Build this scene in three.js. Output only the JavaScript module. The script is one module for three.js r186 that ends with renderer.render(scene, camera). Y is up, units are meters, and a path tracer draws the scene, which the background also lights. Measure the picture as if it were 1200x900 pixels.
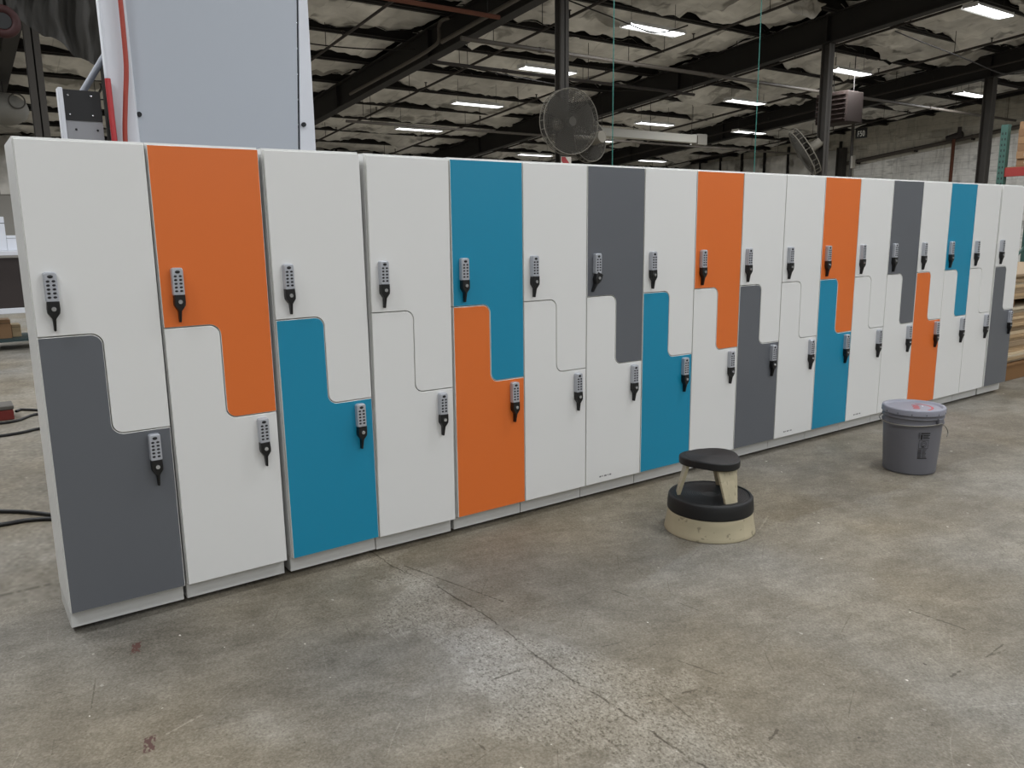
import * as THREE from 'three';
import { RoundedBoxGeometry } from 'three/addons/geometries/RoundedBoxGeometry.js';
import { mergeGeometries, mergeVertices, toCreasedNormals } from 'three/addons/utils/BufferGeometryUtils.js';
import { RectAreaLightUniformsLib } from 'three/addons/lights/RectAreaLightUniformsLib.js';
RectAreaLightUniformsLib.init();

// ------------------------------------------------------------ camera, light level
// x runs along the locker row, y up, z out of the locker fronts; metres
const scene = new THREE.Scene();
scene.background = new THREE.Color(0x050505);
const EYE = new THREE.Vector3(-0.207, 1.30, 2.82), YAW = 0.61313, PITCH = -0.18926, ROLL = -0.01223, FOCAL = 934.46;
const camera = new THREE.PerspectiveCamera(2 * Math.atan(450 / FOCAL) * 180 / Math.PI, 4 / 3, 0.05, 120);
const FWD = new THREE.Vector3(Math.sin(YAW) * Math.cos(PITCH), Math.sin(PITCH), -Math.cos(YAW) * Math.cos(PITCH));
const R0 = new THREE.Vector3(Math.cos(YAW), 0, Math.sin(YAW)), U0 = new THREE.Vector3().crossVectors(R0, FWD);
const RIGHT = R0.clone().multiplyScalar(Math.cos(ROLL)).addScaledVector(U0, Math.sin(ROLL));
const UP = U0.clone().multiplyScalar(Math.cos(ROLL)).addScaledVector(R0, -Math.sin(ROLL));
camera.position.copy(EYE);
camera.quaternion.setFromRotationMatrix(new THREE.Matrix4().makeBasis(RIGHT, UP, FWD.clone().negate()));
const LAMP = 65;                    // radiance of one ceiling fitting
const LAMP_COLOR = new THREE.Color().setRGB(0.975, 1.0, 1.03);
const renderer = new THREE.WebGLRenderer();
renderer.toneMapping = THREE.LinearToneMapping;
renderer.toneMappingExposure = 1.0;
renderer.shadowMap.enabled = true;
// a photo pixel and one known coordinate of the surface it lies on -> a point
function at(px, py, axis, value) {
  const d = FWD.clone().addScaledVector(RIGHT, (px - 600) / FOCAL).addScaledVector(UP, (450 - py) / FOCAL);
  return EYE.clone().addScaledVector(d, (value - EYE[axis]) / d[axis]);
}

// ------------------------------------------------------------ helpers
let seed = 20240611;
const rnd = () => { seed = (seed * 1664525 + 1013904223) >>> 0; return seed / 4294967296; };
const rr = (a, b) => a + (b - a) * rnd();
function hash(x, y, s = 0) {
  let h = Math.imul(x | 0, 374761393) + Math.imul(y | 0, 668265263) + Math.imul(s | 0, 2147483647 ^ 0x5bd1e995);
  h = Math.imul(h ^ (h >>> 13), 1274126177); h ^= h >>> 16; return (h >>> 0) / 4294967296;
}
function vn(x, y, s = 0) {
  const xi = Math.floor(x), yi = Math.floor(y); let u = x - xi, v = y - yi;
  u = u * u * (3 - 2 * u); v = v * v * (3 - 2 * v);
  const a = hash(xi, yi, s), b = hash(xi + 1, yi, s), c = hash(xi, yi + 1, s), d = hash(xi + 1, yi + 1, s);
  return a + (b - a) * u + (c - a) * v + (a - b - c + d) * u * v;
}
function fbm(x, y, o = 4, s = 0) { let t = 0, a = 0.5, n = 0; for (let i = 0; i < o; i++) { t += a * vn(x, y, s + i); n += a; x *= 2.03; y *= 2.03; a *= 0.5; } return t / n; }
const sst = (a, b, x) => { const t = Math.min(1, Math.max(0, (x - a) / (b - a))); return t * t * (3 - 2 * t); };
const used = {};
function numbered(n) { if (!(n in used)) { used[n] = 0; return n; } used[n]++; return n + '_' + String(used[n]).padStart(3, '0'); }
function fin(o) { o.traverse(c => { if (c.isMesh) { c.castShadow = true; c.receiveShadow = true; } }); return o; }
function thing(name, label, category, p = [0, 0, 0], group) {
  const o = new THREE.Group(); o.name = numbered(name); o.position.set(...p); scene.add(o);
  o.userData = { label, category }; if (group) o.userData.group = group; return o;
}
function part(name, geo, mat, parent) {
  const g = Array.isArray(geo) ? merge(geo) : geo; const m = new THREE.Mesh(g, mat); m.name = name; m.castShadow = m.receiveShadow = true; parent.add(m); return m;
}
function one(name, geo, mat, label, category, group) {
  const m = part(numbered(name), geo, mat, scene); m.userData = { label, category }; if (group) m.userData.group = group; return m;
}
function struct(name) { const o = new THREE.Group(); o.name = numbered(name); o.userData = { kind: 'structure' }; scene.add(o); return o; }
function merge(list) {
  const l = list.map(g => { const k = g.index ? g.toNonIndexed() : g.clone(); for (const a of Object.keys(k.attributes)) if (!['position', 'normal', 'uv'].includes(a)) k.deleteAttribute(a); k.clearGroups(); return k; });
  return l.length === 1 ? l[0] : mergeGeometries(l);
}
// box by its bounds
function bx(x0, x1, y0, y1, z0, z1, r = 0) {
  const w = Math.abs(x1 - x0), h = Math.abs(y1 - y0), d = Math.abs(z1 - z0);
  const g = r ? new RoundedBoxGeometry(w, h, d, 2, Math.min(r, w / 2.01, h / 2.01, d / 2.01)) : new THREE.BoxGeometry(w, h, d);
  g.translate((x0 + x1) / 2, (y0 + y1) / 2, (z0 + z1) / 2); return g;
}
const SLOPE = 1 / 12;
function slope(g) { const p = g.attributes.position; for (let i = 0; i < p.count; i++) p.setY(i, p.getY(i) + SLOPE * p.getZ(i)); g.computeVertexNormals(); return g; }
// metre uv from the dominant normal axis
function uvm(g0, s = 1) {
  const g = g0.index ? g0.toNonIndexed() : g0; const p = g.attributes.position, n = g.attributes.normal, uv = new Float32Array(p.count * 2);
  for (let i = 0; i < p.count; i++) {
    const ax = Math.abs(n.getX(i)), ay = Math.abs(n.getY(i)), az = Math.abs(n.getZ(i));
    if (ay >= ax && ay >= az) { uv[2 * i] = p.getX(i) * s; uv[2 * i + 1] = p.getZ(i) * s; }
    else if (ax >= az) { uv[2 * i] = p.getZ(i) * s; uv[2 * i + 1] = p.getY(i) * s; }
    else { uv[2 * i] = p.getX(i) * s; uv[2 * i + 1] = p.getY(i) * s; }
  }
  g.setAttribute('uv', new THREE.BufferAttribute(uv, 2)); return g;
}
const V = (x, y, z) => new THREE.Vector3(x, y, z);
function rod(a, b, r, seg = 8, r2 = r) {
  const d = b.clone().sub(a), g = new THREE.CylinderGeometry(r2, r, d.length(), seg);
  g.applyQuaternion(new THREE.Quaternion().setFromUnitVectors(V(0, 1, 0), d.clone().normalize()));
  g.translate((a.x + b.x) / 2, (a.y + b.y) / 2, (a.z + b.z) / 2); return g;
}
function tube(pts, r, n = 60, seg = 8) { return new THREE.TubeGeometry(new THREE.CatmullRomCurve3(pts), n, r, seg); }

// ------------------------------------------------------------ materials
function canvasTex(w, h, draw, srgb = true) {
  const c = document.createElement('canvas'); c.width = w; c.height = h; draw(c.getContext('2d'), w, h);
  const t = new THREE.CanvasTexture(c); if (srgb) t.colorSpace = THREE.SRGBColorSpace; t.wrapS = t.wrapT = THREE.RepeatWrapping; return t;
}
function noiseTex(n, f, srgb = true) {     // f(u, v) in 0..1, -> [r, g, b] bytes
  const d = new Uint8Array(n * n * 4);
  for (let j = 0; j < n; j++) for (let i = 0; i < n; i++) { const c = f(i / n, j / n), k = 4 * (j * n + i); d[k] = c[0]; d[k + 1] = c[1]; d[k + 2] = c[2]; d[k + 3] = 255; }
  const t = new THREE.DataTexture(d, n, n); t.wrapS = t.wrapT = THREE.RepeatWrapping; t.magFilter = THREE.LinearFilter; t.minFilter = THREE.LinearMipmapLinearFilter; t.generateMipmaps = true; if (srgb) t.colorSpace = THREE.SRGBColorSpace; t.needsUpdate = true; return t;
}
const std = (color, roughness = 0.6, metalness = 0, extra = {}) => new THREE.MeshStandardMaterial({ color, roughness, metalness, ...extra });
const M = {
  white: std(0xdcdcda, 0.42), edge: std(0xd8d8d4, 0.5),
  orange: std(0xd96d2b, 0.42), teal: std(0x0b84a6, 0.42), grey: std(0x5d6065, 0.42),
  plinth: std(0xc8c8c5, 0.4),
  silver: std(0xb6b9c0, 0.36, 0.35), black: std(0x0b0b0c, 0.45), button: std(0x0d0e12, 0.4), chrome: std(0xc9ccd0, 0.25, 0.9),
  steel: std(0x171412, 0.7), purlin: std(0x1a1715, 0.8), pipe: std(0x2b2522, 0.7), pipeLight: std(0x4b453e, 0.6), rod: std(0x1f1c1a, 0.8),
  deck: std(0x1a1613, 0.9), rust: std(0x5a3424, 0.9),
  lampHouse: std(0xd8d8d6, 0.5), wire: std(0x2a2a2a, 0.6),
  tube: std(0xffffff, 0.5, 0, { emissive: 0xfafdff, emissiveIntensity: 5 }),
  fan: std(0x45423c, 0.85), fanRim: std(0x6b675e, 0.8), motor: std(0x7a756a, 0.7),
  beige: null, rubber: std(0x101011, 0.55), bucket: std(0x66666c, 0.45), bucketLid: std(0x8a8b96, 0.4),
  machine: std(0xaab0b9, 0.5), machineWhite: std(0xd0d3da, 0.45), gap: std(0x111418, 0.7), red: std(0xb03438, 0.5), hose: std(0x9c3a2a, 0.5),
  cord: std(0x17665c, 0.5), cardboard: std(0x8d6e4f, 0.85), cardboard2: std(0x7f6145, 0.85), paper: std(0xcfcac0, 0.8),
  rackGreen: std(0x35584f, 0.55), rackRed: std(0x8e2a24, 0.5), cableBlack: std(0x0c0c0c, 0.5), benchDark: std(0x2a211f, 0.6), benchTeal: std(0x26393a, 0.6),
};
// ------------------------------------------------------------ concrete floor
// scuffs and cuts: [x0, z0, x1, z1, width, tone]
const scuffs = [];
{
  const px = (a, b) => { const p = at(a, b, 'y', 0); return [p.x, p.z]; };
  const line = (x0, y0, x1, y1, w, t) => scuffs.push([...px(x0, y0), ...px(x1, y1), w, t]);
  line(474, 663, 590, 705, 0.004, 45); line(578, 796, 616, 783, 0.005, 60); line(705, 758, 726, 753, 0.004, 60);
  line(795, 774, 840, 790, 0.004, 55); line(1067, 715, 1130, 737, 0.007, 62); line(800, 812, 817, 808, 0.005, 60);
  line(1157, 769, 1176, 755, 0.005, 60); line(1115, 793, 1125, 786, 0.006, 60); line(901, 868, 911, 856, 0.006, 55);
  line(770, 810, 812, 843, 0.004, 70); line(555, 867, 568, 878, 0.006, 60); line(107, 830, 112, 795, 0.003, 70);
  line(715, 690, 735, 698, 0.004, 62); line(794, 706, 820, 716, 0.003, 60); line(1155, 770, 1178, 762, 0.004, 70);
  line(196, 860, 236, 838, 0.006, 172); line(265, 850, 320, 835, 0.003, 150); line(150, 802, 168, 798, 0.003, 155);
  line(0, 698, 60, 684, 0.006, 50);
  line(1140, 828, 1200, 824, 0.003, 175); line(350, 830, 300, 842, 0.002, 150);
  line(890, 620, 900, 605, 0.006, 165); line(700, 616, 745, 607, 0.004, 150);
}
// slow fields of the slab: tone, warmth, and darker browner patches, more of them near the lockers
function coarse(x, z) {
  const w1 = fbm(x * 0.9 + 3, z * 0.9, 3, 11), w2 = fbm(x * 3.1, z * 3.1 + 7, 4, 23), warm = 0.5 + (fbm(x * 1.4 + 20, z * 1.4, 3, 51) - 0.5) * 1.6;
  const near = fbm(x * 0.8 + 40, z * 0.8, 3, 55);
  const darkPatch = sst(0.42, 0.58, fbm(x * 1.9, z * 1.9, 5, 61) + 0.24 * (vn(x * 0.55 + 2, z * 0.5, 66) - 0.5) + 0.22 * (z < 0.75 + 0.5 * (near - 0.5) && z > -0.6 ? 1 : 0) - (x > 1.5 ? 0.06 : 0) - 0.05);
  return [w1, w2, warm, darkPatch, fbm(x * 3.4, z * 3.4, 3, 83)];
}
function concrete(x, z, out, cf) {
  const w1 = cf[0], w2 = cf[1], darkPatch = cf[3], edge2 = cf[4]; let warm = cf[2];
  const w3 = fbm(x * 11, z * 11, 3, 37), gr = hash(Math.floor(x * 600), Math.floor(z * 600), 5), gr2 = vn(x * 190, z * 190, 9), gr3 = vn(x * 330, z * 330, 10), brush = fbm(x * 14 + z * 5, z * 46 - x * 12, 2, 41);
  let t = 118 + (w1 - 0.5) * 16 + (w2 - 0.5) * 24 + (w3 - 0.5) * 28 + (gr - 0.5) * 12 + (gr2 - 0.5) * 24 + (gr3 - 0.5) * 20 + (brush - 0.5) * 16;
  t -= 9.5 * darkPatch; warm += 0.25 * darkPatch;
  // the saw-cut joint across the slab and the pale, abraded concrete along it
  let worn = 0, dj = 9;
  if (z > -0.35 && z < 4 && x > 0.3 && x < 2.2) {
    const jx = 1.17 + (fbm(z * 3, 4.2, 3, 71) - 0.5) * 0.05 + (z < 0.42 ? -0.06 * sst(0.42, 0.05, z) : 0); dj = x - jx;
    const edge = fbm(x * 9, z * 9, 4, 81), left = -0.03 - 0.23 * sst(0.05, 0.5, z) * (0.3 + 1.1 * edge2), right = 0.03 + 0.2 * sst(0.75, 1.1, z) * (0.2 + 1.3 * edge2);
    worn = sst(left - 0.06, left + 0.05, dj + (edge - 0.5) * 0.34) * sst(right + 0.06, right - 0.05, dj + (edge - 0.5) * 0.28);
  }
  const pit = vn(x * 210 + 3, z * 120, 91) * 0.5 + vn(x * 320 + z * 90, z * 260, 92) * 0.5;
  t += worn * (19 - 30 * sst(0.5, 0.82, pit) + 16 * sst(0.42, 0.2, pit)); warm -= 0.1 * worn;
  t -= 22 * sst(0.72, 0.86, pit) * sst(0.42, 0.62, w2 + 0.12 * (1 - darkPatch));
  if (dj < 1) { const jw = 0.0025 + 0.0035 * vn(z * 30, 2, 93), wob = (vn(z * 60, 8, 95) - 0.5) * 0.006; t -= 52 * sst(jw, jw * 0.3, Math.abs(dj + wob)) * sst(0.12, 0.4, vn(z * 18, 5, 94)); }
  // pale flecks: dried paint and chips ground into the surface
  const cx = Math.floor(x * 9), cz = Math.floor(z * 9), h = hash(cx, cz, 101);
  if (h > 0.8) { const ox = (cx + 0.2 + 0.6 * hash(cx, cz, 102)) / 9, oz = (cz + 0.2 + 0.6 * hash(cx, cz, 103)) / 9, r = 0.002 + 0.005 * hash(cx, cz, 104) ** 2;
    const d = Math.hypot((x - ox) * (1 + hash(cx, cz, 105)), z - oz) + (vn(x * 300, z * 300, 7) - 0.5) * 0.003; if (d < r) { t = h > 0.95 ? 212 : h > 0.92 ? 58 : t + 40; warm = 0.4; } }
  // short fine scratches
  for (let q = 0; q < 2; q++) { const f = q ? 7.3 : 4.1, sx = Math.floor(x * f), sz = Math.floor(z * f), hs = hash(sx, sz, 111 + 7 * q);
    if (hs > 0.58) { const a = hash(sx, sz, 112 + q) * 3.14, ox = (sx + 0.5) / f, oz = (sz + 0.5) / f, ux = Math.cos(a), uz = Math.sin(a), l = (x - ox) * ux + (z - oz) * uz, d = Math.abs(-(x - ox) * uz + (z - oz) * ux + (hash(sx, sz, 118) - 0.5) * 1.4 * l * l);
      if (Math.abs(l) < 0.015 + 0.07 * hash(sx, sz, 113) && d < 0.0013) t += hs > 0.8 ? 17 : -20; } }
  for (const s of scuffs) {
    if (x < Math.min(s[0], s[2]) - 0.02 || x > Math.max(s[0], s[2]) + 0.02 || z < Math.min(s[1], s[3]) - 0.02 || z > Math.max(s[1], s[3]) + 0.02) continue;
    const ex = s[2] - s[0], ez = s[3] - s[1], L2 = ex * ex + ez * ez, k = Math.min(1, Math.max(0, ((x - s[0]) * ex + (z - s[1]) * ez) / L2));
    const d = Math.hypot(x - s[0] - k * ex, z - s[1] - k * ez) + (vn(x * 90, z * 90, 121) - 0.5) * s[4] * 1.2; if (d < s[4] * 0.55) t += (s[5] - t) * (s[5] > 120 ? 0.45 : 0.7);
  }
  let r = t + 4 * warm + 3.5, g = t - 1.5 * warm + 0.5, b = t - 11 * warm - 6;
  // two small dark-red paint dabs
  for (const [ax, az] of [[0.155, 0.19], [0.085, 0.745]]) {
    const u = (x - ax) + (z - az) * 0.25, v = z - az; if (Math.abs(u) < 0.014 && Math.abs(v) < 0.034 && vn(x * 240, z * 110, 131) > 0.42) { r = 84; g = 56; b = 49; }
  }
  out[0] = r; out[1] = g; out[2] = b;
}
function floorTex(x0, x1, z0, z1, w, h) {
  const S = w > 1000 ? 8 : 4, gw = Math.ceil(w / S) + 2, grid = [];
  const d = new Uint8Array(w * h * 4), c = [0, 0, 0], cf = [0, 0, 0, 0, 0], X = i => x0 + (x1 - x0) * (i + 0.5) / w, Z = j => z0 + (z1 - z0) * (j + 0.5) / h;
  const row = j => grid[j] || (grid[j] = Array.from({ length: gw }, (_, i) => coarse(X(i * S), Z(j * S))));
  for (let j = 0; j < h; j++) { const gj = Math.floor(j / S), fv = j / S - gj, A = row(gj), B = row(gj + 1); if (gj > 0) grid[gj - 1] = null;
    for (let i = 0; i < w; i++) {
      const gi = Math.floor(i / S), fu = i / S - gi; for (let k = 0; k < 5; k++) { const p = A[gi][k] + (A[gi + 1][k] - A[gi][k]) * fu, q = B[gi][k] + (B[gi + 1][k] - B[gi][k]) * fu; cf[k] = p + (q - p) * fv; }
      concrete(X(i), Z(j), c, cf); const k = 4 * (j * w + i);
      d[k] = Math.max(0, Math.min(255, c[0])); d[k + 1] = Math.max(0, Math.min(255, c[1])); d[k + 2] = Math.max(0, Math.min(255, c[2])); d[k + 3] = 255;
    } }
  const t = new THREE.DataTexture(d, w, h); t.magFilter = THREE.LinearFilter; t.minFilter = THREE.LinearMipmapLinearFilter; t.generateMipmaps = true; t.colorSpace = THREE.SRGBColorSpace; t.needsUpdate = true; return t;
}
const X0 = -8, X1 = 25.6, Z0 = -21.5, Z1 = 20;      // inside of the hall
const floor = struct('floor');
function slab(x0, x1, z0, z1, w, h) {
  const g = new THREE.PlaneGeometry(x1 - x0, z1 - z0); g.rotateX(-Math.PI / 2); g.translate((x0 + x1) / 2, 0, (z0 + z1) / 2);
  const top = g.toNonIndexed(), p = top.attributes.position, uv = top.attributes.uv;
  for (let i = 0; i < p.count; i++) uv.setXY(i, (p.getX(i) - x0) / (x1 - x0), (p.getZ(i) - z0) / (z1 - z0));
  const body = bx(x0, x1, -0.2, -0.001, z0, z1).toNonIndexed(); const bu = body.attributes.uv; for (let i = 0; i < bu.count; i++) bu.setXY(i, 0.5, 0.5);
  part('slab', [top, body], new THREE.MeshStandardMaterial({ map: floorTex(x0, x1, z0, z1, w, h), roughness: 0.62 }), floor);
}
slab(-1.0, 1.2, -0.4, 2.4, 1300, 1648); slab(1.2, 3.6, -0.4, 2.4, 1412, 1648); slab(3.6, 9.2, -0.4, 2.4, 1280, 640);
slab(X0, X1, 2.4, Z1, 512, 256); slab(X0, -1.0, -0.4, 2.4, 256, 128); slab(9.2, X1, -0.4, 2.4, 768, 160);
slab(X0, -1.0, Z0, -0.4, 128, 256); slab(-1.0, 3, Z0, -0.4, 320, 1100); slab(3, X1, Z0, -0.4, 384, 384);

// ------------------------------------------------------------ hall: roof on girders, purlins, insulation, walls
const insTex = noiseTex(1024, (u, v) => {
  const p = (f) => fbm(u * f, v * f, 5, f), a = p(9), b = p(31), c = fbm(u * 6, v * 40, 4, 77);
  let t = 200 + (a - 0.5) * 70 + (b - 0.5) * 40 + (c - 0.5) * 26; const dirt = sst(0.58, 0.72, fbm(u * 13 + 4, v * 13, 5, 88)); t -= dirt * 62;
  const seam = Math.min(1, Math.abs(((u * 8) % 1) - 0.5) * 60); t -= (1 - seam) * 30 * (vn(u * 40, v * 9, 3) > 0.4 ? 1 : 0);
  return [t + 1, t - 2, t - 9].map(q => Math.max(0, Math.min(255, q)));
});
M.ins = new THREE.MeshStandardMaterial({ map: insTex, roughness: 0.55 });
const ceiling = struct('ceiling');
part('roof_deck', slope(bx(X0 - 0.2, X1 + 0.2, 5.86, 6.0, Z0 - 0.2, Z1 + 0.2)), M.deck, ceiling);
const BEAMS = [-5.2, 1.0, 7.2, 13.4, 19.6, 25.0];
for (const x of BEAMS.slice(0, 5)) part('roof_beam', [slope(bx(x - 0.1, x + 0.1, 5.1, 5.125, Z0, Z1)), slope(bx(x - 0.1, x + 0.1, 5.575, 5.6, Z0, Z1)), slope(bx(x - 0.012, x + 0.012, 5.125, 5.575, Z0, Z1)),
  ...[-18, -14, -10, -6.4, -2, 2].map(z => slope(bx(x - 0.09, x + 0.09, 5.125, 5.575, z - 0.01, z + 0.01)))], M.steel, ceiling);
const PUR = []; for (let z = Z0 + 0.05; z < Z1; z += 1.52) PUR.push(z);
for (const z of PUR) part('purlin', [slope(bx(X0, X1, 5.6, 5.86, z - 0.006, z + 0.006)), slope(bx(X0, X1, 5.6, 5.615, z - 0.006, z + 0.075)), slope(bx(X0, X1, 5.58, 5.6, z - 0.03, z + 0.03))], M.purlin, ceiling);
// faced insulation blankets sagging between the purlins, each its own crumpled sheet
function blanket(x0, x1, z0, z1, k) {
  const nx = 44, nz = 12, pos = [], uv = [], idx = [], ox = rr(0, 1), oz = rr(0, 1);
  const tear0 = rr(-0.05, 0.16), tear1 = rr(-0.05, 0.16), sagk = rr(0.4, 1.25), droop = rnd() < 0.35 ? rr(0.1, 0.25) : 0, dx = rr(0.15, 0.85);
  for (let j = 0; j <= nz; j++) for (let i = 0; i <= nx; i++) {
    const u = i / nx, v = j / nz; let x = x0 + (x1 - x0) * u;
    const ragged0 = Math.max(0, tear0 * (vn(u * 9, k, 201) - 0.25) * 2.4), ragged1 = Math.max(0, tear1 * (vn(u * 9, k + 50, 202) - 0.25) * 2.4);
    const z = z0 + ragged0 + (z1 - z0 - ragged0 - ragged1) * v;
    const belly = Math.sin(Math.PI * v) * (0.09 + 0.10 * vn(x * 1.1, k * 3.7, 203)) * sagk;
    const crump = (fbm(x * 2.6, z * 2.6, 3, 204) - 0.5) * 0.22 + (vn(x * 0.7, z * 0.9, 207) - 0.5) * 0.14 + (Math.abs(vn(x * 5 + z * 2, z * 3, 205) - 0.5)) * 0.12 + (vn(x * 11, z * 9, 206) - 0.5) * 0.035;
    const hang = droop * Math.exp(-(((u - dx) / 0.12) ** 2)) * (v < 0.5 ? 1 - v : v * 0.4);
    const lift = -0.05 * (1 - Math.min(1, 6 * Math.min(u, 1 - u)));
    pos.push(x, 5.71 - belly - crump - hang - lift + SLOPE * z, z); uv.push((x * 0.16 + ox), (z * 0.16 + oz));
  }
  for (let j = 0; j < nz; j++) for (let i = 0; i < nx; i++) { const a = j * (nx + 1) + i, b = a + 1, c = a + nx + 1, d = c + 1; idx.push(a, b, c, b, d, c); }
  const g = new THREE.BufferGeometry(); g.setAttribute('position', new THREE.Float32BufferAttribute(pos, 3)); g.setAttribute('uv', new THREE.Float32BufferAttribute(uv, 2)); g.setIndex(idx); g.computeVertexNormals(); return g;
}
M.ins.side = THREE.DoubleSide;
let kb = 0;
for (let b = 0; b < BEAMS.length - 1; b++) for (let i = 0; i < PUR.length - 1; i++) {
  if (PUR[i] > 3) continue; kb++;
  part('insulation_blanket', blanket(BEAMS[b] + 0.06, BEAMS[b + 1] - 0.06, PUR[i] + 0.05, PUR[i + 1] + 0.02, kb), M.ins, ceiling);
}
// torn facing hanging down out of the roof beside the girder
function flap(pts, n, drop, k) {
  const pos = [], uv = [], idx = [], m = 14;
  for (let j = 0; j <= m; j++) for (let i = 0; i <= n; i++) { const u = i / n, v = j / m, a = pts[0].clone().lerp(pts[1], u), d = drop * (0.35 + 0.65 * Math.sin(Math.PI * Math.min(1, 0.15 + 0.8 * u)) + 0.25 * (vn(u * 6, k, 211) - 0.5));
    a.y -= d * v; a.z += (fbm(u * 5, v * 3 + k, 3, 212) - 0.5) * 0.3 + 0.12 * v; a.x += (fbm(u * 4 + 9, v * 4 + k, 3, 213) - 0.5) * 0.22; pos.push(a.x, a.y, a.z); uv.push(a.x * 0.2 + k, v * 0.2); }
  for (let j = 0; j < m; j++) for (let i = 0; i < n; i++) { const a = j * (n + 1) + i, b = a + 1, c = a + n + 1, d = c + 1; idx.push(a, c, b, b, c, d); }
  const g = new THREE.BufferGeometry(); g.setAttribute('position', new THREE.Float32BufferAttribute(pos, 3)); g.setAttribute('uv', new THREE.Float32BufferAttribute(uv, 2)); g.setIndex(idx); g.computeVertexNormals(); return g;
}
part('torn_facing', flap([V(10.6, 5.3, -5.6), V(12.4, 5.25, -6.0)], 24, 0.62, 1), M.ins, ceiling);
part('torn_facing', flap([V(15.2, 5.35, -4.2), V(17.8, 5.3, -4.9)], 24, 0.35, 2), M.ins, ceiling);

// walls
const wallTex = noiseTex(1024, (u, v) => {       // painted block, 4 m: courses 0.2 m
  const row = Math.floor(v * 20), cu = (u * 10 + (row % 2) * 0.5) % 1, cv = (v * 20) % 1;
  let t = 226 + (fbm(u * 5, v * 5, 4, 301) - 0.5) * 34 + (fbm(u * 40, v * 90, 3, 302) - 0.5) * 26;
  if (cv < 0.08 || cu < 0.03) t -= 20; t -= 38 * sst(0.6, 0.76, fbm(u * 6, v * 26, 4, 303)) + 16 * sst(0.62, 0.7, fbm(u * 34, v * 5, 3, 304));
  return [t + 1, t - 1, t - 7].map(q => Math.max(0, q));
});
const wm = new THREE.MeshStandardMaterial({ map: wallTex, color: 0xd0ccc2, roughness: 0.85 });
function wall(name, x0, x1, y0, y1, z0, z1, mat, sl = false) { const w = struct(name); part('wall_face', uvm(sl ? slopeTop(x0, x1, y0, y1, z0, z1) : bx(x0, x1, y0, y1, z0, z1), 0.25), mat, w); return w; }
function slopeTop(x0, x1, y0, y1, z0, z1) { const g = bx(x0, x1, y0, y1, z0, z1), p = g.attributes.position; for (let i = 0; i < p.count; i++) if (p.getY(i) > (y0 + y1) / 2) p.setY(i, y1 + SLOPE * p.getZ(i)); g.computeVertexNormals(); return g; }
const wallRight = wall('wall_right', X1, X1 + 0.2, 0, 5.9, Z0, Z1, wm, true);
const wallMat = std(0x8c8983, 0.8);
const wallBack = wall('wall_back', X0 - 0.2, X1 + 0.2, 0, 5.9 + SLOPE * Z0, Z0 - 0.2, Z0, wallMat);
wall('wall_left', X0 - 0.2, X0, 0, 5.9, Z0, Z1, wallMat, true);
wall('wall_front', X0 - 0.2, X1 + 0.2, 0, 5.9 + SLOPE * Z1, Z1, Z1 + 0.2, wallMat);
// quilted insulation on the back wall and the far end of the side wall, between dark battens
function quilt(w, h, k) {
  const nx = 14, ny = 12, g = new THREE.PlaneGeometry(w, h, nx, ny), p = g.attributes.position, uv = g.attributes.uv;
  for (let i = 0; i < p.count; i++) { const u = p.getX(i) / w + 0.5, v = p.getY(i) / h + 0.5; p.setZ(i, 0.14 * Math.sqrt(Math.max(0, Math.sin(Math.PI * u) * Math.sin(Math.PI * v))) + (fbm(u * 5 + k * 7, v * 7, 3, 401) - 0.5) * 0.12); uv.setXY(i, u * w * 0.16 + k * 0.37, v * h * 0.16); }
  g.computeVertexNormals(); return g;
}
for (let i = 0, x = X0 + 0.7; x < X1 - 0.5; x += 1.3, i++) { const m = part('insulation_quilt', quilt(1.22, 1.5, i), M.ins, wallBack); m.position.set(x, 3.12, Z0 + 0.05); }
for (let i = 0, z = Z0 + 0.75; z < -13.9; z += 1.05, i++) { const m = part('insulation_quilt', quilt(0.95, 1.75, i + 60), M.ins, wallRight); m.rotation.y = -Math.PI / 2; m.position.set(X1 - 0.05, 3.05, z); part('wall_batten', bx(X1 - 0.1, X1, 0, 4.2, z + 0.5, z + 0.56), M.steel, wallRight); }
part('wall_beam', slope(bx(X1 - 0.16, X1, 5.66, 5.86, Z0, 6)), M.steel, wallRight);
part('painted_lower_wall', uvm((() => { const g = bx(X1 - 0.012, X1 + 0.01, 0.0, 4.84, -13.4, 9), p = g.attributes.position; for (let i = 0; i < p.count; i++) if (p.getY(i) > 2) p.setY(i, 4.84 + SLOPE * 1.35 * p.getZ(i)); g.computeVertexNormals(); return g; })(), 0.25), new THREE.MeshStandardMaterial({ map: wallTex, color: 0xffffff, roughness: 0.8 }), wallRight);

// columns
function column(x, z, w, d, y1, label) {
  const c = thing('steel_column', label, 'column', [x, 0, z]);
  part('shaft', [bx(-w / 2, w / 2, 0, y1, -d / 2, -d / 2 + 0.014), bx(-w / 2, w / 2, 0, y1, d / 2 - 0.014, d / 2), bx(-0.008, 0.008, 0, y1, -d / 2, d / 2)], M.steelCol, c);
  part('base_plate', bx(-w / 2 - 0.05, w / 2 + 0.05, 0, 0.02, -d / 2 - 0.05, d / 2 + 0.05), M.steelCol, c); return c;
}
M.steelCol = std(0x35312c, 0.7);
column(7.2, -6.4, 0.14, 0.14, 5.1 + SLOPE * -6.4, 'dark steel column carrying a round dusty fan and striped sign');
column(13.4, -6.4, 0.16, 0.16, 5.1 + SLOPE * -6.4, 'dark steel column with a tilted edge-on fan bolted to it');
column(19.6, -6.4, 0.2, 0.2, 5.1 + SLOPE * -6.4, 'dark steel column in front of white block wall by the pallet rack');
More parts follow.
